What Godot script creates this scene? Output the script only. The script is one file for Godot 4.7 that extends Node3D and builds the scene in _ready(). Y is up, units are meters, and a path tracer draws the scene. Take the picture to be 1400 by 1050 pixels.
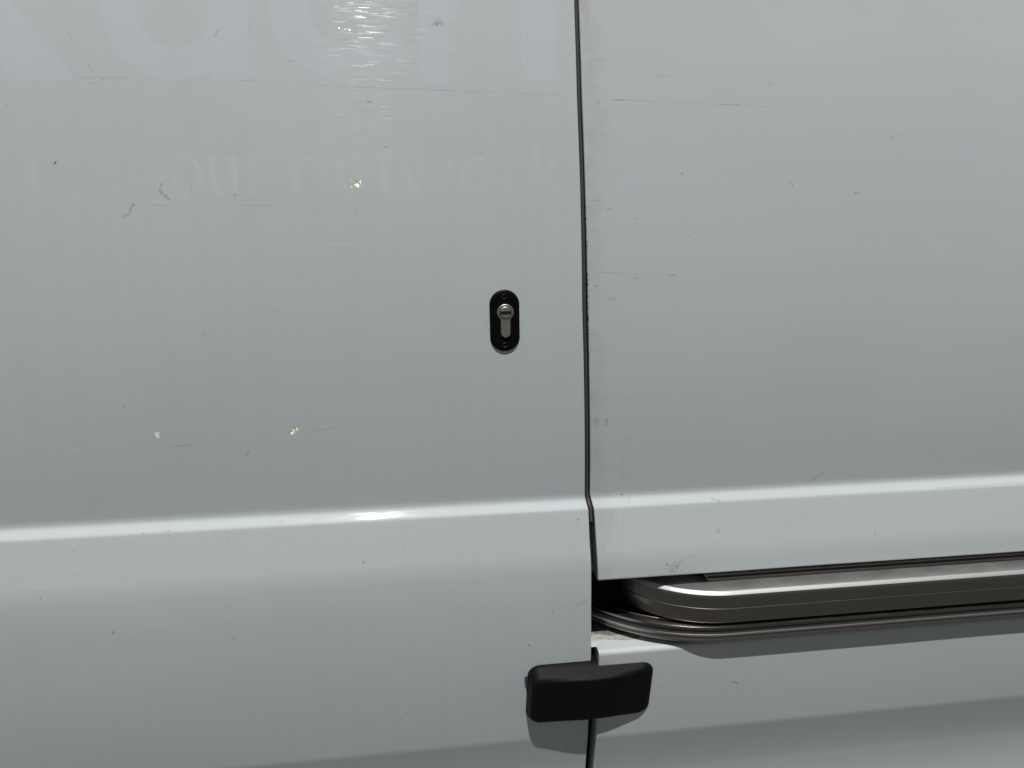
extends Node3D
# A close view of the flank of a white panel van: the sliding door on the left, the rear quarter panel with its
# recessed door rail on the right. x runs along the van, y is up, z points away from the van's side.

const SUN := Vector3(-0.048, 0.891, 0.4514)
# height of the body side against how far its surface leans back (degrees)
const PROFILE := [[2.02, 13.0], [1.80, 10.0], [1.5946, 7.6], [1.5137, 4.4], [1.4171, 1.3], [1.3149, -2.2], [1.2040, -6.4], [1.1300, -9.0],
	[1.1270, -8.0], [1.1225, 4.0], [1.1190, 33.0], [1.1180, 36.0], [1.1140, 36.5], [1.1128, 36.0], [1.1104, 7.0], [1.1013, 6.0], [1.0655, 5.4], [1.0410, -2.4], [1.0028, -6.0],
	[0.9082, -9.8], [0.8140, -12.2], [0.8060, -18.5], [0.7619, -16.5], [0.6649, -4.0], [0.5636, 0.0], [0.36, 2.0]]
# the joint between door and quarter panel: height, door edge, panel edge
const SEAM := [[2.02, 0.155, 0.1585], [1.6147, 0.1663, 0.1705], [1.5305, 0.1684, 0.1730], [1.4440, 0.1722, 0.1769], [1.3314, 0.1763, 0.1818],
	[1.2246, 0.1825, 0.1880], [1.1586, 0.1862, 0.1919], [1.1250, 0.1880, 0.1937], [1.1180, 0.1892, 0.1953], [1.1105, 0.1907, 0.1968],
	[1.0950, 0.1914, 0.1979], [1.0760, 0.1921, 0.1989], [1.0507, 0.1939, 0.2007], [0.9971, 0.1961, 0.2040], [0.9283, 0.1997, 0.2071],
	[0.8304, 0.2033, 0.2114], [0.7538, 0.2070, 0.2145], [0.36, 0.222, 0.2295]]
const UP_EDGE := 1.0290     # lower edge of the quarter panel above the rail
const LOW_EDGE := 0.9385    # upper edge of the quarter panel below the rail
const DOOR_MAP := Rect2(-0.62, 0.72, 0.86, 0.94)   # the piece of the door that its paint texture covers: x, y, width, height
const REAR_MAP := Rect2(0.15, 0.64, 0.74, 1.02)
const SIDE := 2048

var prof_y := PackedFloat32Array()
var prof_z := PackedFloat32Array()
var rng := RandomNumberGenerator.new()


func _ready() -> void:
	rng.seed = 4711
	# ---- camera, sky, sun, exposure
	var cam := Camera3D.new()
	cam.name = "camera"
	add_child(cam)
	cam.fov = 53.08
	cam.near = 0.02
	cam.far = 4000.0
	cam.position = Vector3(0, 1.43, 0.77)
	var yaw := deg_to_rad(8.1)
	var pitch := deg_to_rad(13.1)
	var fw := Vector3(sin(yaw) * cos(pitch), -sin(pitch), -cos(yaw) * cos(pitch))
	cam.look_at_from_position(cam.position, cam.position + fw, Vector3.UP)
	cam.current = true

	var sky_m := ProceduralSkyMaterial.new()
	sky_m.sky_top_color = Color(0.42, 0.41, 0.41)
	sky_m.sky_horizon_color = Color(0.585, 0.575, 0.57)
	sky_m.sky_curve = 0.15
	sky_m.ground_bottom_color = Color(0.30, 0.29, 0.27)
	sky_m.ground_horizon_color = Color(0.42, 0.42, 0.41)
	sky_m.sun_angle_max = 12.0
	var cloud := noise_tex(0.006, 0.0, 1.0, 1024, 6, 90)
	cloud.color_ramp.set_color(0, Color(1, 1, 1, 0))
	cloud.color_ramp.set_color(1, Color(1, 1, 1, 1))
	cloud.color_ramp.set_offset(0, 0.48)
	sky_m.sky_cover = cloud
	sky_m.sky_cover_modulate = Color(0.55, 0.55, 0.56, 0.5)
	var sky := Sky.new()
	sky.sky_material = sky_m
	var env := Environment.new()
	env.background_mode = Environment.BG_SKY
	env.sky = sky
	env.tonemap_mode = Environment.TONE_MAPPER_LINEAR
	env.tonemap_exposure = 0.595
	env.sdfgi_enabled = true
	env.ssao_enabled = true
	env.ssil_enabled = true
	var we := WorldEnvironment.new()
	we.name = "sky"
	we.environment = env
	add_child(we)
	var sun := DirectionalLight3D.new()
	sun.name = "sun"
	sun.light_energy = 1.55
	sun.light_color = Color(1.0, 0.99, 0.95)
	sun.light_angular_distance = 0.5
	sun.shadow_enabled = true
	add_child(sun)
	sun.look_at_from_position(SUN * 10.0, Vector3.ZERO, Vector3.UP)

	make_profile()

	# ---- the setting: the road the van stands on
	var road := plane_mesh(600.0)
	var road_node := piece("road", road, road_material(), self)
	road_node.set_meta("kind", "structure")
	road_node.set_meta("label", "grey asphalt road the white van stands on")

	# ---- the van
	var van := Node3D.new()
	van.name = "panel_van"
	van.set_meta("label", "white panel van seen close at its sliding door, rear panel and metal door rail")
	van.set_meta("category", "van")
	add_child(van)
	body_side(van)
	lock(van.get_node("sliding_door"))
	rail(van)
	roller_cover(van)


# ------------------------------------------------------------------ helpers

func piece(called: String, mesh: Mesh, mat: Material, parent: Node) -> MeshInstance3D:
	var o := MeshInstance3D.new()
	o.name = called
	o.mesh = mesh
	o.material_override = mat
	parent.add_child(o, true)
	return o


func make_profile() -> void:
	# heights from high to low every millimetre; z by adding up the slope, zero level so that z(1.4171) = 0.0278
	var z := 0.0
	var y := 2.0
	while y > 0.38:
		prof_y.append(y)
		prof_z.append(z)
		z += tan(deg_to_rad(lean(y - 0.0005))) * 0.001
		y -= 0.001
	var off := 0.0278 - zof(1.4171)
	for i in prof_z.size():
		prof_z[i] += off


func lean(y: float) -> float:
	for i in PROFILE.size() - 1:
		var a: Array = PROFILE[i]
		var b: Array = PROFILE[i + 1]
		if y <= a[0] and y > b[0]:
			return lerpf(a[1], b[1], (a[0] - y) / (a[0] - b[0]))
	return 0.0


func zof(y: float) -> float:
	var k := clampf((2.0 - y) / 0.001, 0.0, prof_y.size() - 1.001)
	var i := int(k)
	return lerpf(prof_z[i], prof_z[i + 1], k - i)


func seam(y: float, side: int) -> float:
	for i in SEAM.size() - 1:
		var a: Array = SEAM[i]
		var b: Array = SEAM[i + 1]
		if y <= a[0] and y >= b[0]:
			return lerpf(a[side], b[side], (a[0] - y) / (a[0] - b[0]))
	return SEAM[SEAM.size() - 1][side] if y < 1.0 else SEAM[0][side]


# a grid of points as a smooth mesh; rows x columns; sign turns the normals over
func grid(rows: Array, sgn: float, uvs: Array = [], closed := false) -> ArrayMesh:
	var nr := rows.size()
	var nc: int = rows[0].size()
	var v := PackedVector3Array()
	var n := PackedVector3Array()
	var uv := PackedVector2Array()
	var idx := PackedInt32Array()
	for r in nr:
		var row: PackedVector3Array = rows[r]
		var up: PackedVector3Array = rows[maxi(r - 1, 0)]
		var dn: PackedVector3Array = rows[mini(r + 1, nr - 1)]
		for c in nc:
			var l := c - 1
			var k := c + 1
			if closed:
				l = nc - 2 if c == 0 else c - 1
				k = 1 if c == nc - 1 else c + 1
			else:
				l = maxi(l, 0)
				k = mini(k, nc - 1)
			var nn := (dn[c] - up[c]).cross(row[k] - row[l]) * sgn
			if nn.length() < 1e-14:
				nn = (dn[c] - up[c]).cross(dn[k] - dn[l]) * sgn + (dn[c] - up[c]).cross(up[k] - up[l]) * sgn
			v.append(row[c])
			n.append(nn.normalized())
			if uvs.size():
				uv.append(uvs[r][c])
			else:
				uv.append(Vector2(row[c].x, row[c].y) * 4.0)
	for r in nr - 1:
		for c in nc - 1:
			var a := r * nc + c
			var b := a + 1
			var d := a + nc
			var e := d + 1
			if sgn > 0:
				idx.append_array(PackedInt32Array([a, b, e, a, e, d]))
			else:
				idx.append_array(PackedInt32Array([a, e, b, a, d, e]))
	var arr := []
	arr.resize(Mesh.ARRAY_MAX)
	arr[Mesh.ARRAY_VERTEX] = v
	arr[Mesh.ARRAY_NORMAL] = n
	arr[Mesh.ARRAY_TEX_UV] = uv
	arr[Mesh.ARRAY_INDEX] = idx
	var m := ArrayMesh.new()
	m.add_surface_from_arrays(Mesh.PRIMITIVE_TRIANGLES, arr)
	return m


# an outline (counter-clockwise, in xy) carried through levels [inset, z], with a face closing the last level
func extrude(outline: PackedVector2Array, levels: Array, heart: Vector2, xf: Transform3D, deform = null) -> ArrayMesh:
	var n := outline.size()
	var rows := []
	var lv := levels.duplicate()
	var last: Array = levels[levels.size() - 1]
	for extra in [0.0004, 0.0008]:
		lv.append([last[0] + extra, last[1]])
	var inner: PackedVector3Array
	for L in lv:
		var row := PackedVector3Array()
		for k in n + 1:
			var i := k % n
			var a := outline[(i + n - 1) % n]
			var b := outline[i]
			var c := outline[(i + 1) % n]
			var ta := (b - a).normalized()
			var tb := (c - b).normalized()
			var nn := Vector2(-(ta.y + tb.y), ta.x + tb.x).normalized()
			var p: Vector2 = b + nn * L[0]
			row.append(Vector3(p.x, p.y, L[1]))
		rows.append(row)
		inner = row
	for s in [0.66, 0.33, 0.001]:
		var row := PackedVector3Array()
		for p in inner:
			row.append(Vector3(lerpf(heart.x, p.x, s), lerpf(heart.y, p.y, s), last[1]))
		rows.append(row)
	for row in rows:
		for i in row.size():
			var p: Vector3 = row[i]
			if deform != null:
				p = deform.call(p)
			row[i] = xf * p
	return grid(rows, -1.0, [], true)


func round_rect(w: float, h: float, r: float, seg := 8) -> PackedVector2Array:
	var out := PackedVector2Array()
	for q in 4:
		var cx := (w / 2 - r) * (1 if q == 0 or q == 3 else -1)
		var cy := (h / 2 - r) * (1 if q < 2 else -1)
		for k in seg + 1:
			var a := (q + float(k) / seg) * PI / 2
			var p := Vector2(cx + cos(a) * r, cy + sin(a) * r)
			if out.is_empty() or out[out.size() - 1].distance_to(p) > 1e-6:
				out.append(p)
	# points along the straight sides, so that a bent shape bends smoothly
	var dense := PackedVector2Array()
	for i in out.size():
		var a := out[i]
		var b := out[(i + 1) % out.size()]
		var parts := maxi(1, int(a.distance_to(b) / (w * 0.06)))
		for k in parts:
			dense.append(a.lerp(b, float(k) / parts))
	return dense


func box(lo: Vector3, hi: Vector3) -> ArrayMesh:
	var st := SurfaceTool.new()
	st.begin(Mesh.PRIMITIVE_TRIANGLES)
	var b := BoxMesh.new()
	b.size = hi - lo
	st.append_from(b, 0, Transform3D(Basis(), (lo + hi) / 2))
	return st.commit()


func plane_mesh(size: float) -> PlaneMesh:
	var p := PlaneMesh.new()
	p.size = Vector2(size * 2, size * 2)
	return p


func tube_rows(path: PackedVector3Array, radius: float, seg := 10) -> Array:
	var rows := []
	for i in path.size():
		var t := (path[mini(i + 1, path.size() - 1)] - path[maxi(i - 1, 0)]).normalized()
		var s := t.cross(Vector3(0, 0, 1)).normalized()
		var u := s.cross(t).normalized()
		var row := PackedVector3Array()
		for k in seg + 1:
			var a := TAU * k / seg
			row.append(path[i] + (s * cos(a) + u * sin(a)) * radius)
		rows.append(row)
	return rows


# ------------------------------------------------------------------ materials

func plain(colour: Color, rough: float, metal := 0.0) -> StandardMaterial3D:
	var m := StandardMaterial3D.new()
	m.albedo_color = colour.linear_to_srgb()
	m.roughness = rough
	m.metallic = metal
	return m


func noise_tex(freq: float, lo: float, hi: float, size := 512, oct := 4, seed_ := 1) -> NoiseTexture2D:
	var n := FastNoiseLite.new()
	n.seed = seed_
	n.frequency = freq
	n.fractal_octaves = oct
	var t := NoiseTexture2D.new()
	t.width = size
	t.height = size
	t.seamless = true
	t.noise = n
	var g := Gradient.new()
	g.set_color(0, Color(lo, lo, lo))
	g.set_color(1, Color(hi, hi, hi))
	t.color_ramp = g
	return t


func road_material() -> StandardMaterial3D:
	var m := plain(Color(1, 1, 1), 0.95)
	m.albedo_texture = noise_tex(0.05, 0.22, 0.38, 512, 5, 3)
	m.uv1_triplanar = true
	m.uv1_world_triplanar = true
	m.uv1_scale = Vector3.ONE * 0.8
	return m


func paint(tex: Texture2D, nrm: Texture2D, rough: Texture2D) -> StandardMaterial3D:
	var m := StandardMaterial3D.new()
	m.albedo_texture = tex
	m.roughness = 1.0
	m.roughness_texture = rough
	m.anisotropy_enabled = true
	m.anisotropy = -1.0
	m.metallic_specular = 0.5
	m.normal_enabled = true
	m.normal_texture = nrm
	m.normal_scale = 1.0
	m.clearcoat_enabled = true
	m.clearcoat = 0.3
	m.clearcoat_roughness = 0.26
	m.texture_repeat = false
	return m


# ------------------------------------------------------------------ paint textures: faded lettering, scratches, dirt

var map := Rect2()


func at(p: Vector2) -> Vector2:
	return Vector2((p.x - map.position.x) / map.size.x, 1.0 - (p.y - map.position.y) / map.size.y) * SIDE


func dab(im: Image, p: Vector2, r: float, c: Color) -> void:
	# a soft dot, r in pixels
	var x0 := int(floor(p.x - r - 1))
	var y0 := int(floor(p.y - r - 1))
	for y in range(maxi(y0, 0), mini(int(p.y + r + 2), SIDE)):
		for x in range(maxi(x0, 0), mini(int(p.x + r + 2), SIDE)):
			var d := Vector2(x + 0.5, y + 0.5).distance_to(p)
			var a := clampf(r + 0.5 - d, 0.0, 1.0) * c.a
			if a > 0.0:
				im.set_pixel(x, y, im.get_pixel(x, y).lerp(Color(c.r, c.g, c.b), a))


func scratch(im: Image, pts: Array, wide_mm: float, dark: float) -> void:
	# a scuffed line of broken strength; wide marks are built of many soft dots
	var px := SIDE / map.size.x / 1000.0
	if dark < 0.6:
		dark *= 0.6
	var tint := Color(0.16, 0.155, 0.15).lerp(Color(0.30, 0.29, 0.29), rng.randf())
	if dark > 0.6:
		tint = Color(0.05, 0.05, 0.05)
	for i in pts.size() - 1:
		var a := at(pts[i])
		var b := at(pts[i + 1])
		var n := maxi(2, int(a.distance_to(b) / 1.2))
		for k in n + 1:
			var s := float(k) / n
			var p := a.lerp(b, s)
			var strength := rng.randf_range(0.15, 0.75)
			var w := wide_mm * px * 0.5
			if wide_mm > 1.5:
				p += Vector2(rng.randf_range(-w, w), rng.randf_range(-w, w)) * 0.55
				dab(im, p, w * rng.randf_range(0.2, 0.6), Color(tint, minf(1.0, dark * strength * 1.3)))
			else:
				dab(im, p, w, Color(tint, dark * strength))


func mottle(im: Image, freq: Vector2, amount: float, c: Color, seed_: int, cut := 0.5) -> void:
	# soft drifting patches of another tone, shaped by a noise
	var n := FastNoiseLite.new()
	n.seed = seed_
	n.fractal_octaves = 4
	n.frequency = 1.0
	var w := 256
	var o := Image.create_empty(w, w, false, Image.FORMAT_RGBA8)
	for y in w:
		for x in w:
			var v := n.get_noise_2d(x * freq.x, y * freq.y) * 0.5 + 0.5
			o.set_pixel(x, y, Color(c.r, c.g, c.b, clampf((v - cut) * 2.5, 0.0, 1.0) * amount))
	o.resize(SIDE, SIDE, Image.INTERPOLATE_CUBIC)
	im.blend_rect(o, Rect2i(0, 0, SIDE, SIDE), Vector2i.ZERO)


func hairlines(im: Image, count: int, long_mm: float, dark: float) -> void:
	var px := SIDE / map.size.x / 1000.0
	for k in count:
		var p := Vector2(rng.randf() * SIDE, rng.randf() * SIDE)
		var n := int(rng.randf_range(0.2, 1.0) * long_mm * px)
		var slope := rng.randf_range(-0.02, 0.04)
		var a := dark * rng.randf_range(0.3, 1.0)
		var tone := 0.25 if rng.randf() < 0.7 else 0.92
		for i in n:
			var x := int(p.x) + i
			var y := int(p.y + slope * i)
			if x < 0 or x >= SIDE or y < 0 or y >= SIDE:
				continue
			var f := a * sin(PI * i / n)
			im.set_pixel(x, y, im.get_pixel(x, y).lerp(Color(tone, tone, tone), f))


func specks(im: Image, count: int) -> void:
	for k in count:
		var p := Vector2(rng.randf() * SIDE, rng.randf() * SIDE)
		dab(im, p, rng.randf_range(0.6, 1.5), Color(0.2, 0.19, 0.18, rng.randf_range(0.08, 0.5) * rng.randf()))


# ring or stroke letters left in the paint where vinyl was peeled away: coverage of the big word's remaining letters
func big_letters(p: Vector2) -> float:
	var s := 0.0
	var base := 1.5375 + (p.x + 0.12) * 0.02
	var y := p.y - base
	# a: bowl and stem with a tail
	s = maxf(s, ring(p, Vector2(-0.189, base + 0.057), 0.0135, 0.058, 0.057))
	s = maxf(s, bar(p, -0.159, -0.127, base, base + 0.2, 0.0))
	# c, open to the right
	if p.x < 0.008 - maxf(0.0, y - 0.03) * 0.4:
		s = maxf(s, ring(p, Vector2(-0.036, base + 0.060), 0.0145, 0.072, 0.061))
	# h
	s = maxf(s, bar(p, 0.022, 0.0500, base - 0.003, base + 0.25, 0.0))
	s = maxf(s, bar(p, 0.116, 0.1475, base, base + 0.085, 0.02))
	if y > 0.052:
		s = maxf(s, ring(p, Vector2(0.088, base + 0.064), 0.0140, 0.058, 0.058))
	# end of the letter before, mostly out of sight
	s = maxf(s, slant(p, base) * 0.9)
	return s


func ring(p: Vector2, c: Vector2, r: float, rx: float, ry: float) -> float:
	var d := Vector2((p.x - c.x) * (ry / rx), p.y - c.y)
	var k := absf(d.length() - (ry - r))
	return clampf((r - k) / 0.0012 + 0.5, 0.0, 1.0)


func bar(p: Vector2, x0: float, x1: float, y0: float, y1: float, tail: float) -> float:
	var shift := maxf(0.0, 0.02 - (p.y - y0)) * tail * 10.0
	var d := minf(minf(p.x - x0 - shift, x1 + shift - p.x), minf(p.y - y0, y1 - p.y))
	return clampf(d / 0.0010 + 0.5, 0.0, 1.0)


func slant(p: Vector2, base: float) -> float:
	var x := -0.272 - (p.y - base) * 0.75
	var d := minf(minf(x - p.x, p.x - x + 0.05), p.y - base - 0.001)
	return clampf(d / 0.0014 + 0.5, 0.0, 1.0)


func ghost(im: Image, area: Rect2, cover: Callable, c: Color, strength: float, seed_: int) -> void:
	var w := 640
	var h := int(w * area.size.y / area.size.x)
	var n := FastNoiseLite.new()
	n.seed = seed_
	n.frequency = 0.012
	var o := Image.create_empty(w, h, false, Image.FORMAT_RGBA8)
	for y in h:
		for x in w:
			var p := Vector2(area.position.x + area.size.x * x / w, area.end.y - area.size.y * y / h)
			var k: float = cover.call(p)
			if k > 0.0:
				o.set_pixel(x, y, Color(c.r, c.g, c.b, k * strength * clampf(0.9 + 0.7 * n.get_noise_2d(x, y * 2.0), 0.0, 1.0)))
			else:
				o.set_pixel(x, y, Color(c.r, c.g, c.b, 0.0))
	var a := at(Vector2(area.position.x, area.end.y))
	var b := at(Vector2(area.end.x, area.position.y))
	o.resize(int(b.x - a.x), int(b.y - a.y), Image.INTERPOLATE_CUBIC)
	im.blend_rect(o, Rect2i(0, 0, o.get_width(), o.get_height()), Vector2i(a))


# the small line: letters of a text mesh drawn into a coverage picture
func small_line(im: Image, words: Array, c: Color) -> void:
	for word in words:
		var t := TextMesh.new()
		var f := SystemFont.new()
		f.font_names = PackedStringArray(["Droid Sans"])
		t.font = f
		t.font_size = 64
		t.pixel_size = 0.001
		t.depth = 0.0
		t.text = word[0]
		var box3 := t.get_aabb()
		var arr := t.surface_get_arrays(0)
		var vs: PackedVector3Array = arr[Mesh.ARRAY_VERTEX]
		var ix: PackedInt32Array = arr[Mesh.ARRAY_INDEX]
		var sx: float = word[2] / box3.size.x
		var sy: float = word[4]
		var w := int(word[2] / map.size.x * SIDE) + 8
		var h := int(0.085 / map.size.y * SIDE)
		var o := Image.create_empty(w, h, false, Image.FORMAT_RGBA8)
		o.fill(Color(c.r, c.g, c.b, 0.0))
		var n := FastNoiseLite.new()
		n.seed = word[5]
		n.frequency = 0.01
		for k in ix.size() / 3:
			var q := []
			for j in 3:
				var v := vs[ix[k * 3 + j]]
				q.append(Vector2((v.x - box3.position.x) * sx / map.size.x * SIDE + 4.0, h * 0.8 - (v.y - box3.position.y) * sy / map.size.y * SIDE))
			var lo := minf(q[0].y, minf(q[1].y, q[2].y))
			var hi := maxf(q[0].y, maxf(q[1].y, q[2].y))
			for yy in range(maxi(int(floor(lo)), 0), mini(int(ceil(hi)) + 1, h)):
				var xs := []
				for j in 3:
					var a: Vector2 = q[j]
					var b: Vector2 = q[(j + 1) % 3]
					if (a.y - yy) * (b.y - yy) <= 0.0 and absf(a.y - b.y) > 1e-5:
						xs.append(lerpf(a.x, b.x, (yy - a.y) / (b.y - a.y)))
				if xs.size() >= 2:
					for x in range(maxi(int(xs.min()), 0), mini(int(xs.max()) + 1, w)):
						var wear := clampf(0.78 + 0.9 * n.get_noise_2d(x * 1.6, yy * 0.35), 0.0, 1.0)
						o.set_pixel(x, yy, Color(c.r, c.g, c.b, word[6] * wear))
		o.resize(w / 5, h / 5, Image.INTERPOLATE_LANCZOS)
		o.resize(w, h, Image.INTERPOLATE_CUBIC)
		var a2 := at(Vector2(word[1], word[3]))
		im.blend_rect(o, Rect2i(0, 0, w, h), Vector2i(int(a2.x) - 4, int(a2.y - h * 0.8)))


# the relief of the paint: a few fine wash scratches that run along the van, and chips whose facets catch the sun
func brushed(count: int, tilt: float) -> Image:
	var im := Image.create_empty(SIDE, SIDE, false, Image.FORMAT_RGB8)
	im.fill(Color(0.5, 0.5, 1.0))
	for k in count:
		var a := deg_to_rad(tilt) * rng.randf() * (1 if rng.randf() < 0.6 else -1)
		var c := Color(0.5 + rng.randf_range(-0.02, 0.02), 0.5 + 0.5 * sin(a), 0.5 + 0.5 * cos(a))
		var p := Vector2i(rng.randi_range(-60, SIDE), rng.randi_range(0, SIDE - 1))
		im.fill_rect(Rect2i(p.x, p.y, int(rng.randf_range(6, 50)), 1), c)
	return im


func chip(im: Image, where: Vector2, spread_mm: Vector2, count: int, up_deg: float, vary: float, lean_dir := 0.0) -> void:
	var c := at(where)
	var px := SIDE / map.size.x / 1000.0
	for k in count:
		var q := Vector2(rng.randfn(0.0, spread_mm.x), rng.randfn(0.0, spread_mm.y)).rotated(lean_dir) * px
		var up := deg_to_rad(up_deg + rng.randfn(0.0, vary))
		var side := deg_to_rad(rng.randfn(0.0, vary * 0.7))
		var n := Vector3(sin(side), sin(up), 0.0)
		n.z = sqrt(maxf(0.05, 1.0 - n.x * n.x - n.y * n.y))
		var r := rng.randi_range(1, 3)
		im.fill_rect(Rect2i(int(c.x + q.x), int(c.y + q.y), r + rng.randi_range(0, 1), r), Color(0.5 + 0.5 * n.x, 0.5 + 0.5 * n.y, 0.5 + 0.5 * n.z))


# gloss worn in lines: how rough the paint is, streaked along the van
func gloss(seed_: int) -> Image:
	var n := FastNoiseLite.new()
	n.seed = seed_
	n.frequency = 1.0
	n.fractal_octaves = 3
	var im := Image.create_empty(512, 1024, false, Image.FORMAT_L8)
	for y in 1024:
		for x in 512:
			var v := n.get_noise_2d(x * 0.05, y * 0.34) * 0.5 + 0.5
			v = clampf((v - 0.35) / 0.3, 0.0, 1.0)
			im.set_pixel(x, y, Color.from_hsv(0, 0, lerpf(0.10, 0.17, v)))
	return im


func door_paint() -> StandardMaterial3D:
	map = DOOR_MAP
	var im := Image.create_empty(SIDE, SIDE, false, Image.FORMAT_RGBA8)
	im.fill(PAINT)
	mottle(im, Vector2(0.004, 0.005), 0.4, LILAC_TINT, 5, 0.52)
	mottle(im, Vector2(0.012, 0.020), 0.10, PAINT_WARM, 9, 0.52)
	mottle(im, Vector2(0.16, 0.006), 0.02, PAINT_DIM, 12, 0.5)
	ghost(im, Rect2(-0.45, 1.52, 0.62, 0.13), big_letters, PAINT_LETTER, 0.75, 3)
	small_line(im, [["to", -0.322, 0.052, 1.4365, 1.02, 2, 0.13], ["our", -0.200, 0.082, 1.438, 1.02, 5, 0.38], ["network", -0.0965, 0.251, 1.4385, 1.02, 8, 0.21]], PAINT_PALE)
	hairlines(im, 140, 60.0, 0.07)
	specks(im, 160)
	door_marks(im)
	for k in 70:  # tan dots at two chips, painting in the golden sun glint
		var q: Vector2 = [Vector2(-0.0383, 1.4486), Vector2(-0.1099, 1.2132)][k % 2]
		dab(im, at(q + Vector2(rng.randfn(0.0, 0.0026), rng.randfn(0.0, 0.0016))), rng.randf_range(0.6, 1.8), Color(0.78, 0.62, 0.42, rng.randf_range(0.3, 0.8)))
	var nm := brushed(60, 9.0)
	chip(nm, Vector2(-0.0383, 1.4486), Vector2(2.2, 1.4), 30, 31.0, 6.0)
	chip(nm, Vector2(-0.0383, 1.4486), Vector2(4.5, 1.6), 12, 30.0, 12.0)
	chip(nm, Vector2(-0.1099, 1.2132), Vector2(2.1, 1.1), 34, 43.0, 6.0, -0.6)
	chip(nm, Vector2(-0.2386, 1.2157), Vector2(1.0, 1.2), 14, 44.0, 13.0)
	# fine scuff lines, added only here to give the sun streak
	for k in 150:
		var q := at(Vector2(-0.022 + rng.randfn(0.0, 0.022), 1.622 - absf(rng.randfn(0.0, 0.040))))
		var a := deg_to_rad(rng.randf_range(4.0, 13.0))
		nm.fill_rect(Rect2i(int(q.x), int(q.y), int(rng.randf_range(8, 34)), 1), Color(0.5, 0.5 + 0.5 * sin(a), 0.5 + 0.5 * cos(a)))
	chip(nm, Vector2(-0.0440, 1.5830), Vector2(2.6, 0.5), 16, 16.0, 6.0)
	return paint(ImageTexture.create_from_image(im), ImageTexture.create_from_image(nm), ImageTexture.create_from_image(gloss(4)))


func rear_paint() -> StandardMaterial3D:
	map = REAR_MAP
	var im := Image.create_empty(SIDE, SIDE, false, Image.FORMAT_RGBA8)
	im.fill(PAINT)
	mottle(im, Vector2(0.004, 0.005), 0.5, LILAC_TINT, 21, 0.42)  # lilac drift: sky reflection put into the panel's colour
	mottle(im, Vector2(0.009, 0.010), 0.10, PAINT_WARM, 27, 0.52)
	mottle(im, Vector2(0.006, 0.10), 0.06, PAINT_DIM, 33, 0.5)
	# grime along the joint with the door
	for k in 320:
		var y := rng.randf_range(0.70, 1.64)
		var p := Vector2(seam(y, 2) + absf(rng.randfn(0.0, 0.010)), y)
		dab(im, at(p), rng.randf_range(6.0, 34.0), Color(0.68, 0.65, 0.62, rng.randf_range(0.006, 0.024)))
	for k in 60:
		var y := 1.345 + rng.randfn(0.0, 0.045)
		dab(im, at(Vector2(seam(y, 2) + absf(rng.randfn(0.0, 0.0004)), y)), rng.randf_range(0.6, 1.8), Color(0.14, 0.14, 0.14, rng.randf_range(0.15, 0.5)))
	for k in 160:
		var y := rng.randf_range(1.03, 1.2)
		dab(im, at(Vector2(seam(y, 2) + rng.randf() * rng.randf() * 0.05, y)), rng.randf_range(0.6, 1.4), Color(0.34, 0.33, 0.32, rng.randf_range(0.05, 0.2)))
	for k in 60:
		dab(im, at(Vector2(0.287 + rng.randfn(0.0, 0.006), 1.040 + rng.randfn(0.0, 0.004))), rng.randf_range(0.8, 1.8), Color(0.2, 0.2, 0.2, rng.randf_range(0.1, 0.4)))
	hairlines(im, 180, 90.0, 0.07)
	specks(im, 160)
	rear_marks(im)
	return paint(ImageTexture.create_from_image(im), ImageTexture.create_from_image(brushed(50, 8.0)), ImageTexture.create_from_image(gloss(8)))


# ------------------------------------------------------------------ the van's parts

const PAINT := Color(0.838, 0.881, 0.908)
const LILAC_TINT := Color(0.848, 0.874, 0.928)
const PAINT_WARM := Color(0.846, 0.874, 0.886)
const PAINT_DIM := Color(0.79, 0.80, 0.80)
const PAINT_LETTER := Color(0.868, 0.892, 0.946)
const PAINT_PALE := Color(0.905, 0.945, 0.96)


func heights(top: float, bottom: float) -> PackedFloat32Array:
	var out := PackedFloat32Array()
	var y := top
	while y > bottom:
		out.append(y)
		var fine := (y < 1.134 and y > 1.106) or (y < 1.068 and y > 1.042) or (y < 0.822 and y > 0.798)
		y -= 0.0009 if fine else (0.006 if y > 0.74 and y < 1.66 else 0.02)
	out.append(bottom)
	return out


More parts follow.
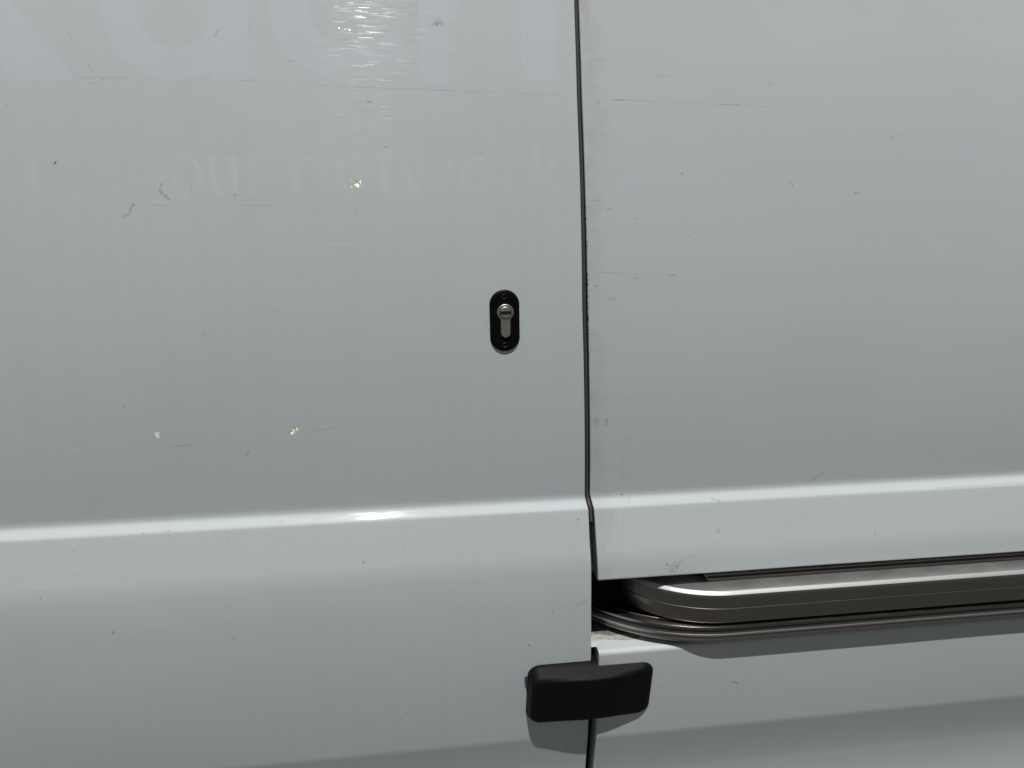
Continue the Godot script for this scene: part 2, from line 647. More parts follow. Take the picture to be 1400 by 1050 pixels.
# one sheet of body side with rolled edges; left and right give its edges for a height; true where an edge is rolled in
func sheet(top: float, bottom: float, left: Callable, right: Callable, r_top: float, r_bottom: float, r_side: float, area: Rect2, out = null) -> ArrayMesh:
	var across := []          # [share of the width, dx, dz]
	across.append([0.0, 0.0, -0.024])
	for k in 6:
		var a := PI / 2 * (1.0 - k / 5.0)
		across.append([0.0, r_side * (1.0 - sin(a)), -r_side * (1.0 - cos(a))])
	for k in range(1, 48):
		across.append([k / 48.0, 0.0, 0.0])
	for k in 6:
		var a := PI / 2 * k / 5.0
		across.append([1.0, -r_side * (1.0 - sin(a)), -r_side * (1.0 - cos(a))])
	across.append([1.0, 0.0, -0.024])
	var down := []            # [height, dz]
	down.append([top, -0.024])
	for k in 6:
		var a := PI / 2 * (1.0 - k / 5.0)
		down.append([top - r_top * (1.0 - sin(a)), -r_top * (1.0 - cos(a))])
	for y in heights(top - r_top * 1.3, bottom + r_bottom * 1.3):
		down.append([y, 0.0])
	for k in 6:
		var a := PI / 2 * k / 5.0
		down.append([bottom + r_bottom * (1.0 - sin(a)), -r_bottom * (1.0 - cos(a))])
	down.append([bottom, -0.024])
	var wave := FastNoiseLite.new()
	wave.seed = 17
	wave.frequency = 0.022
	wave.fractal_octaves = 2
	var rows := []
	var uvs := []
	for d in down:
		var y: float = d[0]
		var l: float = left.call(y)
		var r: float = right.call(y)
		var proud := 0.0
		if out != null:
			proud = out.call(y)
		var row := PackedVector3Array()
		var uv := PackedVector2Array()
		for c in across:
			var x: float = lerpf(l, r, c[0]) + c[1]
			row.append(Vector3(x, y, zof(y) + proud + wave.get_noise_2d(x * 100.0, y * 100.0) * 0.0009 + maxf(c[2] + d[1], -0.024)))
			uv.append(Vector2((x - area.position.x) / area.size.x, 1.0 - (y - area.position.y) / area.size.y))
		rows.append(row)
		uvs.append(uv)
	return grid(rows, 1.0, uvs)


func body_side(van: Node3D) -> void:
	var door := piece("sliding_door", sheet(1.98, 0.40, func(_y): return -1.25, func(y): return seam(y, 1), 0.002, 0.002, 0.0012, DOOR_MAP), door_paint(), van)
	door.set_meta("label", "white sliding door with faded lettering and a black lock plate")
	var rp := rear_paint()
	var out := func(y): return 0.016 * (clampf(1.112 - y, 0.0, 0.30) - 0.02)
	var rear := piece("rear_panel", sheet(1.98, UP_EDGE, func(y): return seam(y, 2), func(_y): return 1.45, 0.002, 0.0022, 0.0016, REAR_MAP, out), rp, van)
	rear.set_meta("label", "white scratched rear panel above the metal door rail")
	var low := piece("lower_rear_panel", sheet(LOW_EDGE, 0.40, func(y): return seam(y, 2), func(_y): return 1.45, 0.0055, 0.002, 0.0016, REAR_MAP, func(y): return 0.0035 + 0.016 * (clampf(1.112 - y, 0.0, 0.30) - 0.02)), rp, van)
	low.set_meta("label", "white rear panel under the metal door rail")
	var dark := plain(Color(0.012, 0.012, 0.012), 0.8)
	var backing := []
	for y in heights(1.975, 0.405):
		backing.append(PackedVector3Array([Vector3(-1.24, y, zof(y) - 0.07), Vector3(1.44, y, zof(y) - 0.07)]))
	piece("inner_body", grid(backing, 1.0), dark, van)
	# rubber seal between door and panel, down to just under the crease
	var rubber := plain(Color(0.09, 0.088, 0.086), 0.36)
	var path := PackedVector3Array()
	for y in heights(1.97, 1.0965):
		path.append(Vector3(lerpf(seam(y, 1), seam(y, 2), 0.47), y, zof(y) - 0.0034))
	piece("door_seal", grid(tube_rows(path, 0.0018), -1.0, [], true), rubber, van)
	for span in [[1.99, 1.030], [0.9370, 0.41]]:
		var strip := []
		for y in heights(span[0], span[1]):
			var x0 := seam(y, 1) - 0.01
			var x1 := seam(y, 2) + 0.01
			var z := zof(y) - (0.020 if y < 1.0965 else 0.012)
			strip.append(PackedVector3Array([Vector3(x0, y, z), Vector3(x1, y, z)]))
		piece("seam_strip", grid(strip, 1.0), dark, van)


func lock(door: Node3D) -> void:
	var y := 1.3195
	var t := deg_to_rad(lean(y))
	var b := Basis(Vector3.RIGHT, -t) * Basis(Vector3(0, 0, 1), 0.022)
	var xf := Transform3D(b, Vector3(0.0984, y, zof(y)))
	var black := plain(Color(0.004, 0.004, 0.0045), 0.45)
	black.metallic_specular = 0.25
	var plate := piece("lock_plate", extrude(round_rect(0.0295, 0.0610, 0.01474, 14), [[0.0, -0.004], [0.0, 0.0006], [0.0003, 0.0012], [0.0010, 0.0018], [0.0022, 0.0022]], Vector2.ZERO, xf), black, door)
	plate.set_meta("label", "black rounded lock plate")
	var steel := plain(Color(0.62, 0.60, 0.555), 0.42, 1.0)
	# keyhole-shaped cylinder
	var o := PackedVector2Array()
	var c := Vector2(0.0005, 0.0087)
	for k in 33:
		var a := lerpf(-PI / 2 + 0.62, PI * 1.5 - 0.62, k / 32.0)
		o.append(c + Vector2(cos(a), sin(a)) * 0.0083)
	var leg := Vector2(0.0005, -0.0115)
	for k in 17:
		var a := PI + PI * k / 16.0
		o.append(leg + Vector2(cos(a), sin(a)) * 0.00485)
	var cyl := piece("lock_cylinder", extrude(o, [[0.0, 0.001], [0.0, 0.0034], [0.0003, 0.0040], [0.0008, 0.0042]], Vector2(0.0005, 0.0010), xf), steel, door)
	cyl.set_meta("label", "dull steel lock cylinder")
	# groove round the plug, the plug and its key slot
	var gap := plain(Color(0.008, 0.008, 0.008), 0.6)
	var at_plug := xf * Transform3D(Basis(), Vector3(c.x, c.y, 0.0))
	piece("plug_groove", extrude(disc(0.0066, 36), [[0.0, 0.0036], [0.0, 0.00435]], Vector2.ZERO, at_plug), gap, door)
	piece("lock_plug", extrude(disc(0.0060, 36), [[0.0, 0.0036], [0.0, 0.0047], [0.0003, 0.0051], [0.0010, 0.0053]], Vector2.ZERO, at_plug), steel, door)
	piece("key_slot", extrude(round_rect(0.0108, 0.0034, 0.0006, 4), [[0.0, 0.0046], [0.0, 0.00545]], Vector2.ZERO, at_plug), gap, door)
	var screw_m := plain(Color(0.02, 0.02, 0.021), 0.4, 0.3)
	for s in [0.0240, -0.0240]:
		var at_screw := xf * Transform3D(Basis(), Vector3(-0.0005, s, 0.0))
		piece("screw", extrude(disc(0.0028, 24), [[0.0, 0.0015], [0.0, 0.0025], [0.0004, 0.0029], [0.0009, 0.0029], [0.0013, 0.0020]], Vector2.ZERO, at_screw), screw_m, door)


func disc(r: float, n: int) -> PackedVector2Array:
	var out := PackedVector2Array()
	for k in n:
		var a := TAU * k / n
		out.append(Vector2(cos(a), sin(a)) * r)
	return out


# road dirt settled on the ledge: thick at the back and in the corner by the door, thin with a dried edge at the front
func shelf_dirt() -> ImageTexture:
	var n := FastNoiseLite.new()
	n.seed = 61
	n.frequency = 1.0
	n.fractal_octaves = 5
	var im := Image.create_empty(512, 160, false, Image.FORMAT_RGBA8)
	for y in 160:
		for x in 512:
			var v := n.get_noise_2d(x * 0.012, y * 0.03)
			var fine := n.get_noise_2d(x * 0.09 + 40.0, y * 0.12)
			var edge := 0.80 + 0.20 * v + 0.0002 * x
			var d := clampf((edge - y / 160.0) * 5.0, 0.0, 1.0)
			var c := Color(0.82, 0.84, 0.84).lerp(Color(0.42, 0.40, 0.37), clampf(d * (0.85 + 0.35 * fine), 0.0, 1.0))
			if absf(edge - y / 160.0 - 0.02) < 0.018 and x > 90:
				c = c.lerp(Color(0.34, 0.30, 0.26), 0.55)
			im.set_pixel(x, y, c)
	return ImageTexture.create_from_image(im)


func rail(van: Node3D) -> void:
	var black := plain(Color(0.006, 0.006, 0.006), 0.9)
	# the recess the rail sits in, coloured black for its shade
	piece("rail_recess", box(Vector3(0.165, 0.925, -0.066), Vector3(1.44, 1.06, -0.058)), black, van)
	piece("recess_ceiling", box(Vector3(0.165, 1.0345, -0.058), Vector3(0.312, 1.0385, zof(1.04) - 0.012)), black, van)  # this end of the ceiling is black: the pit's shade as colour
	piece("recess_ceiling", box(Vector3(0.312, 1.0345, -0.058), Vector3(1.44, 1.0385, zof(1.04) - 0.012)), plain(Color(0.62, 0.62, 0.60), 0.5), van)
	# shelf: the dirty ledge under the rail
	var dirty := plain(Color(1, 1, 1), 0.6)
	dirty.albedo_texture = shelf_dirt()
	dirty.texture_repeat = false
	var sh := []
	var sh_uv := []
	for k in 13:
		var q := k / 12.0
		var z := lerpf(-0.060, zof(LOW_EDGE) - 0.0058, q)
		var row := PackedVector3Array()
		var uv := PackedVector2Array()
		for i in 40:
			var x := lerpf(0.194, 1.44, i / 39.0)
			row.append(Vector3(x, LOW_EDGE - 0.0005 + 0.0015 * sin(PI * q), z))
			uv.append(Vector2((x - 0.194) / 0.20, q))
		sh.append(row)
		sh_uv.append(uv)
	piece("rail_shelf", grid(sh, 1.0, sh_uv), dirty, van)
	# the rail: a drawn metal section swept along the side and bent in at its front end
	var section := [Vector2(-38.0, 1006.2), Vector2(-20.0, 1006.0), Vector2(-8.0, 1005.8), Vector2(-4.6, 1005.65)]
	for q in [Vector2(-3.9, 1005.5), Vector2(-3.3, 1005.2), Vector2(-2.6, 1004.6), Vector2(-1.2, 1003.2), Vector2(-0.5, 1002.4), Vector2(-0.15, 1001.8)]:
		section.append(q)
	section.append_array([Vector2(-0.9, 1001.6), Vector2(-1.0, 1000.9), Vector2(-0.2, 1000.3), Vector2(-0.2, 998.0), Vector2(-0.3, 988.7), Vector2(-0.35, 988.3), Vector2(-1.1, 987.9), Vector2(-1.1, 987.3), Vector2(-0.3, 986.9), Vector2(-0.3, 986.3),
		Vector2(-1.6, 978.0), Vector2(-3.2, 970.4), Vector2(-3.5, 969.8), Vector2(-4.3, 969.3), Vector2(-14.0, 968.9), Vector2(-14.5, 968.0), Vector2(-14.5, 966.0), Vector2(-14.0, 965.2),
		Vector2(-2.6, 964.8), Vector2(-1.9, 964.2), Vector2(-1.8, 963.4), Vector2(-2.3, 957.0), Vector2(-3.6, 956.2), Vector2(-3.9, 955.8), Vector2(-3.4, 955.5),
		Vector2(-2.7, 954.9), Vector2(-1.4, 953.6), Vector2(-0.9, 952.9), Vector2(-0.8, 951.4), Vector2(-1.5, 950.6), Vector2(-2.3, 950.0), Vector2(-2.6, 948.6), Vector2(-2.2, 947.4),
		Vector2(-1.6, 946.8), Vector2(-1.5, 946.2), Vector2(-1.9, 945.2), Vector2(-3.2, 943.6), Vector2(-6.0, 942.6), Vector2(-38.0, 942.2)])
	for k in section.size():
		var q: Vector2 = section[k]
		q.y += lerpf(3.4, 8.2, (q.y - 945.0) / 61.0)
		if q.y < 969.5 and q.x > -8.0:
			q.x -= 7.4 if q.y < 960.2 else 9.6
		section[k] = q
	var face := 0.0380
	var metal := plain(Color(0.34, 0.325, 0.31), 1.0, 1.0)
	metal.roughness_texture = noise_tex(0.06, 0.24, 0.34, 256, 4, 31)
	metal.uv1_scale = Vector3(0.35, 30.0, 1.0)
	var edge_m := plain(Color(0.60, 0.60, 0.61), 1.0, 1.0)  # flange tip's highlight, partly put into this paler metal colour
	edge_m.roughness_texture = noise_tex(0.06, 0.40, 0.48, 256, 4, 39)
	edge_m.uv1_scale = Vector3(0.35, 30.0, 1.0)
	var satin := plain(Color(0.60, 0.61, 0.63), 1.0, 1.0)
	satin.roughness_texture = noise_tex(0.06, 0.50, 0.60, 256, 4, 35)
	satin.uv1_scale = Vector3(0.35, 30.0, 1.0)
	var groove := section.find_custom(func(q): return q.x < -14.2 and q.x > -16.0)
	var r := piece("door_rail", sweep(section.slice(10, groove + 2), face, 0.352, 0.125, 62.0), metal, van)
	r.set_meta("label", "polished metal door rail with grooves, its front end bent inwards")
	piece("rail_top", sweep(section.slice(0, 11), face, 0.352, 0.125, 62.0), satin, r)
	var tip := section.find_custom(func(q): return q.y < 959.95 and q.x > -13.0)
	piece("rail_lip", sweep(section.slice(groove + 1, tip + 1), face, 0.354, 0.195, 52.0), metal, r)
	piece("rail_flange", sweep(section.slice(tip, tip + 6), face, 0.354, 0.195, 52.0), edge_m, r)
	piece("rail_foot", sweep(section.slice(tip + 5), face, 0.354, 0.195, 52.0), metal, r)
	# the rubber filler behind the rail's top, cut off at a slant
	var olive := plain(Color(0.085, 0.082, 0.070), 0.6)
	var flat := Transform3D(Basis(), Vector3(0, 0, 0.0078))
	piece("rail_gasket", extrude(PackedVector2Array([Vector2(0.333, 1.0144), Vector2(1.44, 1.0144), Vector2(1.44, 1.034), Vector2(0.319, 1.034)]), [[0.0, -0.004], [0.0, 0.003], [0.0006, 0.0036]], Vector2(0.8, 1.02), flat), olive, van)
	for k in 2:
		var y0 := 1.0175 + 0.0048 * k
		piece("gasket_rib", extrude(PackedVector2Array([Vector2(0.332 - 0.003 * k, y0), Vector2(1.44, y0), Vector2(1.44, y0 + 0.0022), Vector2(0.331 - 0.003 * k, y0 + 0.0022)]), [[0.0, 0.003], [0.0, 0.0052], [0.0005, 0.0058]], Vector2(0.8, y0 + 0.001), flat), olive, van)


func sweep(section: Array, face: float, bend_x: float, radius: float, turn: float) -> ArrayMesh:
	var rows := []
	for k in 41:
		rows.append(rail_row(section, Vector3(lerpf(1.44, bend_x, k / 40.0), 0, face), Vector2(0, 1)))
	for k in range(1, 31):
		var a := deg_to_rad(turn) * k / 30.0
		var out := Vector2(-sin(a), cos(a))
		rows.append(rail_row(section, Vector3(bend_x + out.x * radius, 0, face - radius + out.y * radius), out))
	return grid(rows, -1.0)


func rail_row(section: Array, at_: Vector3, out: Vector2) -> PackedVector3Array:
	var row := PackedVector3Array()
	for s in section:
		row.append(Vector3(at_.x + out.x * s.x * 0.001, s.y * 0.001, at_.z + out.y * s.x * 0.001))
	return row


func roller_cover(van: Node3D) -> void:
	# black moulded cover over the roller arm, across the joint
	var w := 0.1480
	var h := 0.0815
	var top := 0.9235
	var cx := 0.2003
	var base := func(p: Vector3) -> Vector3:
		var s := clampf((p.x + w / 2) / w, 0.0, 1.0)
		var bow := 0.80 + 0.20 * smoothstep(0.0, 0.5, s) - 0.44 * pow(clampf((s - 0.5) / 0.5, 0.0, 1.0), 1.7)
		var depth := maxf(p.z, 0.0) * bow
		# the top slopes down to the front; every side has draft
		var rel := clampf(depth / 0.0165, 0.0, 1.0)
		var up := clampf(p.y / h + 0.5, 0.0, 1.0)
		var y := top - h / 2 + p.y - rel * up * 0.0105 + (1.0 - up) * rel * 0.006
		var x := cx + p.x * (1.0 - 0.055 * rel)
		return Vector3(x, y, zof(y) * 0.35 + 0.65 * lerpf(zof(top - h), zof(top), up) + (depth if p.z > 0.0 else p.z))
	var d := 0.0205
	var r := 0.0060
	var levels := [[0.0, -0.012], [0.0, 0.0], [0.0, 0.006], [0.0, d - r]]
	for k in range(1, 8):
		var a := PI / 2 * k / 7.0
		levels.append([r * (1.0 - cos(a)), d - r + r * sin(a)])
	levels.append([r + 0.003, d + 0.0003])
	var m := plain(Color(0.0032, 0.0037, 0.0040), 0.55)
	m.metallic_specular = 0.34
	var grain := noise_tex(0.25, 0.0, 1.0, 512, 3, 77)
	grain.as_normal_map = true
	grain.bump_strength = 2.2
	m.normal_enabled = true
	m.normal_texture = grain
	m.normal_scale = 0.35
	m.uv1_scale = Vector3(3, 3, 3)
	var cover := piece("roller_cover", extrude(round_rect(w, h, 0.0145, 10), levels, Vector2.ZERO, Transform3D(), base), m, van)
	cover.set_meta("label", "black plastic roller cover across the door joint")
	# a scrap of violet tape caught behind its front edge
	var o := PackedVector2Array()
	for k in 11:
		var s := k / 10.0
		o.append(Vector2(0.1232 + 0.0050 * s + 0.0011 * sin(k * 2.7), 0.9085 - 0.031 * s))
	o.append(Vector2(0.136, 0.877))
	o.append(Vector2(0.136, 0.912))
	var tape := plain(Color(0.09, 0.08, 0.15), 0.5)
	var y := 0.89
	var flat := Transform3D(Basis(Vector3.RIGHT, -deg_to_rad(lean(y))), Vector3(0, y, zof(y) + 0.0012)) * Transform3D(Basis(), Vector3(0, -y, 0))
	var tp := piece("tape_scrap", extrude(o, [[0.0, -0.0006], [0.0, 0.0004]], Vector2(0.133, 0.893), flat), tape, van)
	tp.set_meta("label", "torn violet tape behind the cover's edge")


# ------------------------------------------------------------------ marks on the paint: points in metres, width in millimetres, strength

func door_marks(im: Image) -> void:
	scratch(im, [Vector2(-0.2703, 1.5367), Vector2(-0.2317, 1.5378)], 0.7, 0.22)
	scratch(im, [Vector2(-0.2317, 1.5378), Vector2(-0.1342, 1.5372)], 0.5, 0.08)
	scratch(im, [Vector2(-0.1342, 1.5371), Vector2(-0.1254, 1.5379)], 0.8, 0.32)
	scratch(im, [Vector2(-0.1224, 1.5368), Vector2(-0.0347, 1.5336)], 0.6, 0.13)
	scratch(im, [Vector2(-0.0347, 1.5336), Vector2(0.0542, 1.5322)], 0.7, 0.24)
	scratch(im, [Vector2(0.0542, 1.5322), Vector2(0.1534, 1.5302)], 0.6, 0.20)
	scratch(im, [Vector2(-0.2949, 1.4668), Vector2(-0.2969, 1.4646)], 2.2, 0.85)
	scratch(im, [Vector2(-0.0132, 1.4809), Vector2(-0.0092, 1.4825)], 2.2, 0.30)
	scratch(im, [Vector2(-0.0268, 1.5212), Vector2(-0.0222, 1.5209)], 1.2, 0.40)
	scratch(im, [Vector2(-0.2094, 1.4493), Vector2(-0.2107, 1.4417), Vector2(-0.2067, 1.4379), Vector2(-0.2039, 1.4341)], 3.6, 0.22)
	scratch(im, [Vector2(-0.1842, 1.4462), Vector2(-0.1854, 1.4392)], 2.4, 0.18)
	scratch(im, [Vector2(-0.1468, 1.4418), Vector2(-0.1478, 1.4367)], 3.5, 0.15)
	scratch(im, [Vector2(-0.2339, 1.4309), Vector2(-0.2390, 1.4227), Vector2(-0.2436, 1.4201)], 4.5, 0.16)
	scratch(im, [Vector2(-0.2481, 1.4296), Vector2(-0.2174, 1.4296)], 0.5, 0.12)
	scratch(im, [Vector2(-0.2180, 1.4300), Vector2(-0.2050, 1.4296)], 0.7, 0.22)
	scratch(im, [Vector2(-0.1419, 1.4296), Vector2(-0.1105, 1.4300)], 0.7, 0.22)
	scratch(im, [Vector2(-0.2753, 1.5758), Vector2(-0.2730, 1.5675), Vector2(-0.2708, 1.5658)], 1.6, 0.24)
	scratch(im, [Vector2(-0.2616, 1.5494), Vector2(-0.2603, 1.5441), Vector2(-0.2585, 1.5435)], 1.8, 0.22)
	scratch(im, [Vector2(-0.1527, 1.5788), Vector2(-0.1555, 1.5733)], 0.8, 0.50)
	scratch(im, [Vector2(-0.2613, 1.5324), Vector2(-0.2547, 1.5331)], 0.7, 0.38)
	scratch(im, [Vector2(-0.2579, 1.5893), Vector2(-0.2538, 1.5897)], 0.6, 0.30)
	scratch(im, [Vector2(-0.1257, 1.5894), Vector2(-0.1256, 1.5790)], 0.5, 0.25)
	scratch(im, [Vector2(-0.0932, 1.5547), Vector2(-0.0913, 1.5542)], 1.4, 0.22)
	scratch(im, [Vector2(0.0350, 1.5882), Vector2(0.0411, 1.5921), Vector2(0.0444, 1.5910)], 6.0, 0.16)
	scratch(im, [Vector2(0.1221, 1.5819), Vector2(0.1221, 1.5806)], 1.0, 0.35)
	scratch(im, [Vector2(0.1218, 1.5587), Vector2(0.1218, 1.5574)], 1.0, 0.30)
	scratch(im, [Vector2(0.0514, 1.6076), Vector2(0.0496, 1.5347)], 0.5, 0.12)
	scratch(im, [Vector2(-0.2236, 1.2018), Vector2(-0.2052, 1.2032)], 1.1, 0.22)
	scratch(im, [Vector2(-0.2562, 1.1984), Vector2(-0.2236, 1.2014)], 0.7, 0.08)
	scratch(im, [Vector2(-0.1593, 1.1891), Vector2(-0.1540, 1.1935)], 3.0, 0.20)
	scratch(im, [Vector2(-0.0939, 1.2125), Vector2(-0.0654, 1.2151)], 1.0, 0.12)
	scratch(im, [Vector2(-0.2238, 1.1884), Vector2(-0.2220, 1.1867)], 2.0, 0.10)
	scratch(im, [Vector2(-0.0490, 1.0695), Vector2(-0.0487, 1.0671)], 1.6, 0.75)
	scratch(im, [Vector2(-0.0356, 1.0867), Vector2(-0.0357, 1.0852)], 1.3, 0.50)
	scratch(im, [Vector2(-0.0255, 1.0963), Vector2(-0.0257, 1.0916)], 1.0, 0.25)
	scratch(im, [Vector2(-0.0072, 1.0826), Vector2(-0.0081, 1.0787)], 1.0, 0.20)
	scratch(im, [Vector2(0.0010, 1.0257), Vector2(0.0017, 1.0239)], 1.1, 0.35)
	scratch(im, [Vector2(0.1789, 1.1009), Vector2(0.1793, 1.1000)], 1.4, 0.60)
	scratch(im, [Vector2(0.1802, 0.9993), Vector2(0.1860, 1.0007), Vector2(0.1907, 1.0059), Vector2(0.1858, 1.0054), Vector2(0.1802, 1.0012)], 0.6, 0.50)
	scratch(im, [Vector2(0.1545, 0.9605), Vector2(0.1602, 0.9639), Vector2(0.1659, 0.9653)], 0.7, 0.40)
	scratch(im, [Vector2(0.1517, 0.9952), Vector2(0.1534, 0.9932)], 1.4, 0.50)
	scratch(im, [Vector2(0.1590, 0.9974), Vector2(0.1639, 0.9979)], 1.2, 0.20)
	scratch(im, [Vector2(0.1258, 0.9534), Vector2(0.1292, 0.9492)], 1.5, 0.35)
	scratch(im, [Vector2(0.0966, 0.9915), Vector2(0.1015, 0.9882)], 2.2, 0.16)
	scratch(im, [Vector2(0.1431, 1.0089), Vector2(0.1440, 1.0070)], 1.0, 0.30)
	scratch(im, [Vector2(-0.0023, 0.9043), Vector2(-0.0015, 0.9022)], 1.0, 0.30)
	scratch(im, [Vector2(-0.0113, 0.8707), Vector2(-0.0106, 0.8696)], 1.4, 0.50)
	scratch(im, [Vector2(0.0522, 0.8815), Vector2(0.0531, 0.8803)], 1.2, 0.40)
	scratch(im, [Vector2(-0.0839, 0.9112), Vector2(-0.0832, 0.9101)], 1.2, 0.35)
	scratch(im, [Vector2(0.0864, 0.9571), Vector2(0.0881, 0.9550)], 1.2, 0.25)
	scratch(im, [Vector2(-0.0621, 0.9979), Vector2(-0.0613, 0.9969)], 1.0, 0.30)
	scratch(im, [Vector2(-0.3014, 1.0093), Vector2(-0.3016, 1.0059)], 1.0, 0.60)
	scratch(im, [Vector2(-0.1864, 0.9910), Vector2(-0.1859, 0.9891)], 1.3, 0.30)
	scratch(im, [Vector2(-0.3273, 1.0736), Vector2(-0.3268, 1.0721)], 1.3, 0.40)
	scratch(im, [Vector2(-0.3299, 1.0985), Vector2(-0.3297, 1.0970)], 1.1, 0.35)
	scratch(im, [Vector2(-0.2882, 1.1033), Vector2(-0.2877, 1.1018)], 1.1, 0.40)
	scratch(im, [Vector2(-0.1840, 1.1029), Vector2(-0.1833, 1.1021)], 1.3, 0.40)
	scratch(im, [Vector2(-0.2631, 1.1120), Vector2(-0.2624, 1.1113)], 1.2, 0.40)
	scratch(im, [Vector2(-0.2831, 0.9026), Vector2(-0.2820, 0.9005)], 1.2, 0.25)
	scratch(im, [Vector2(-0.0847, 0.9113), Vector2(-0.0840, 0.9092)], 1.0, 0.30)
	scratch(im, [Vector2(-0.3638, 1.0519), Vector2(-0.3633, 1.0503)], 1.2, 0.35)
	scratch(im, [Vector2(-0.0865, 0.8184), Vector2(-0.0824, 0.8190)], 1.1, 0.40)
	scratch(im, [Vector2(-0.1031, 0.8485), Vector2(-0.1024, 0.8473)], 1.1, 0.30)
	scratch(im, [Vector2(-0.2431, 1.1129), Vector2(-0.2376, 1.1129)], 1.0, 0.25)
	scratch(im, [Vector2(-0.1330, 1.1154), Vector2(-0.1287, 1.1158)], 1.0, 0.20)
	scratch(im, [Vector2(0.0397, 1.3918), Vector2(0.0633, 1.3937)], 0.6, 0.14)
	scratch(im, [Vector2(0.0215, 1.3817), Vector2(0.0632, 1.3854)], 0.6, 0.10)
	scratch(im, [Vector2(0.0782, 1.3196), Vector2(0.0796, 1.3188)], 1.3, 0.25)
func rear_marks(im: Image) -> void:
	scratch(im, [Vector2(0.1786, 1.5274), Vector2(0.2012, 1.5270)], 0.5, 0.14)
	scratch(im, [Vector2(0.2027, 1.5271), Vector2(0.2148, 1.5269)], 0.8, 0.50)
	scratch(im, [Vector2(0.2148, 1.5269), Vector2(0.2399, 1.5265)], 0.6, 0.28)
	scratch(im, [Vector2(0.3094, 1.5248), Vector2(0.3294, 1.5244)], 0.7, 0.30)
	scratch(im, [Vector2(0.2399, 1.5265), Vector2(0.3944, 1.5224)], 0.6, 0.13)
	scratch(im, [Vector2(0.4916, 1.4967), Vector2(0.4922, 1.4946)], 1.6, 0.80)
	scratch(im, [Vector2(0.3847, 1.4530), Vector2(0.3889, 1.4487)], 1.0, 0.35)
	scratch(im, [Vector2(0.4553, 1.4418), Vector2(0.4617, 1.4414)], 1.0, 0.40)
	scratch(im, [Vector2(0.2723, 1.4608), Vector2(0.2739, 1.4594)], 1.3, 0.30)
	scratch(im, [Vector2(0.2265, 1.4178), Vector2(0.2280, 1.4171)], 1.2, 0.28)
	scratch(im, [Vector2(0.3594, 1.5456), Vector2(0.3609, 1.5443)], 1.2, 0.20)
	scratch(im, [Vector2(0.4467, 1.6211), Vector2(0.4483, 1.6198)], 1.2, 0.25)
	scratch(im, [Vector2(0.1892, 1.5929), Vector2(0.1899, 1.5916)], 1.6, 0.20)
	scratch(im, [Vector2(0.1786, 1.5617), Vector2(0.1982, 1.5635)], 0.7, 0.14)
	scratch(im, [Vector2(0.2439, 1.5488), Vector2(0.2648, 1.5503)], 0.7, 0.13)
	scratch(im, [Vector2(0.1842, 1.5387), Vector2(0.1934, 1.5389)], 0.7, 0.16)
	scratch(im, [Vector2(0.1949, 1.3654), Vector2(0.2120, 1.3642)], 0.8, 0.25)
	scratch(im, [Vector2(0.2120, 1.3642), Vector2(0.2526, 1.3615)], 0.6, 0.12)
	scratch(im, [Vector2(0.2617, 1.3618), Vector2(0.2715, 1.3620)], 0.9, 0.30)
	scratch(im, [Vector2(0.2271, 1.3597), Vector2(0.2316, 1.3596)], 0.9, 0.28)
	scratch(im, [Vector2(0.1902, 1.4959), Vector2(0.1945, 1.4959)], 0.8, 0.18)
	scratch(im, [Vector2(0.1985, 1.4262), Vector2(0.2029, 1.4265)], 0.9, 0.28)
	scratch(im, [Vector2(0.1824, 1.4344), Vector2(0.1925, 1.4348)], 0.8, 0.20)
	scratch(im, [Vector2(0.3403, 1.3692), Vector2(0.5629, 1.3660)], 0.5, 0.09)
	scratch(im, [Vector2(0.1946, 1.2146), Vector2(0.1958, 1.2065)], 3.0, 0.18)
	scratch(im, [Vector2(0.2064, 1.2133), Vector2(0.2060, 1.2060)], 4.0, 0.18)
	scratch(im, [Vector2(0.1908, 1.2131), Vector2(0.1913, 1.2115)], 1.2, 0.40)
	scratch(im, [Vector2(0.2216, 1.2348), Vector2(0.2522, 1.2341)], 0.7, 0.10)
	scratch(im, [Vector2(0.2249, 1.1669), Vector2(0.2258, 1.1660)], 1.6, 0.25)
	scratch(im, [Vector2(0.2290, 1.1894), Vector2(0.2299, 1.1885)], 1.4, 0.25)
	scratch(im, [Vector2(0.2262, 1.1837), Vector2(0.2292, 1.1392)], 0.9, 0.07)
	scratch(im, [Vector2(0.4439, 1.1255), Vector2(0.4496, 1.1279), Vector2(0.4556, 1.1340), Vector2(0.4634, 1.1394)], 1.1, 0.26)
	scratch(im, [Vector2(0.2287, 1.1238), Vector2(0.2296, 1.1229)], 1.8, 0.75)
	scratch(im, [Vector2(0.2781, 1.1321), Vector2(0.2790, 1.1311)], 1.2, 0.55)
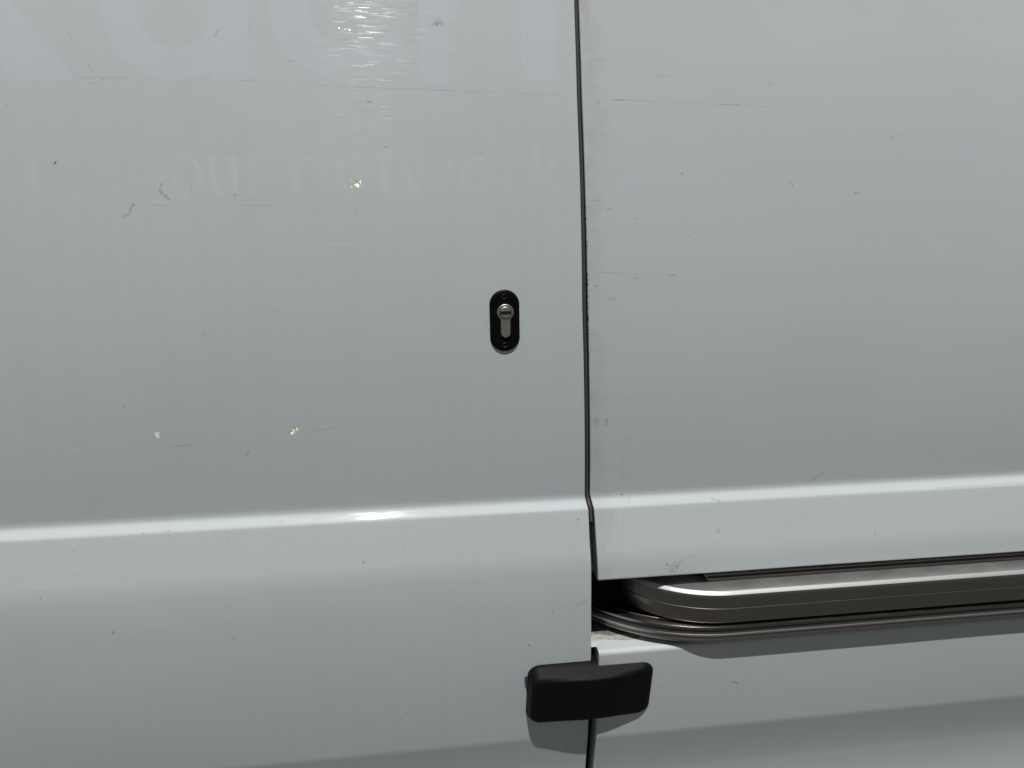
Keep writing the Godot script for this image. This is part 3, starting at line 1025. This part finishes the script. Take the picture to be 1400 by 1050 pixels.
	scratch(im, [Vector2(0.2363, 1.1203), Vector2(0.2367, 1.1152)], 1.0, 0.20)
	scratch(im, [Vector2(0.3297, 1.1151), Vector2(0.3383, 1.1128), Vector2(0.3389, 1.1073)], 1.0, 0.25)
	scratch(im, [Vector2(0.3378, 1.0825), Vector2(0.3380, 1.0767)], 4.0, 0.22)
	scratch(im, [Vector2(0.2878, 1.0414), Vector2(0.3065, 1.0525)], 0.6, 0.35)
	scratch(im, [Vector2(0.3065, 1.0525), Vector2(0.3677, 1.0807)], 0.6, 0.20)
	scratch(im, [Vector2(0.5249, 1.0645), Vector2(0.5267, 1.0635)], 1.2, 0.30)
	scratch(im, [Vector2(0.4482, 1.1120), Vector2(0.5714, 1.1123)], 0.5, 0.16)
	scratch(im, [Vector2(0.5990, 1.1129), Vector2(0.7113, 1.1134)], 0.6, 0.30)
	scratch(im, [Vector2(0.2294, 1.1069), Vector2(0.2294, 1.0447)], 0.8, 0.08)
	scratch(im, [Vector2(0.2162, 1.1148), Vector2(0.2154, 1.0439)], 0.9, 0.05)
	scratch(im, [Vector2(0.3732, 0.8796), Vector2(0.3813, 0.8743)], 1.3, 0.35)
	scratch(im, [Vector2(0.2809, 0.8814), Vector2(0.2836, 0.8805)], 2.6, 0.22)
	scratch(im, [Vector2(0.2878, 0.9005), Vector2(0.2888, 0.8994)], 2.0, 0.20)
	scratch(im, [Vector2(0.3305, 0.8564), Vector2(0.3316, 0.8552)], 1.4, 0.25)
	scratch(im, [Vector2(0.4506, 1.4158), Vector2(0.4531, 1.4144)], 1.0, 0.15)
	scratch(im, [Vector2(0.1943, 1.3164), Vector2(0.1987, 1.3170)], 0.8, 0.15)
	scratch(im, [Vector2(0.1981, 1.2556), Vector2(0.1998, 1.2540)], 1.2, 0.20)
	scratch(im, [Vector2(0.2025, 1.3383), Vector2(0.2099, 1.3396)], 1.2, 0.18)
	scratch(im, [Vector2(0.1872, 1.3516), Vector2(0.1901, 1.3522)], 1.4, 0.25)
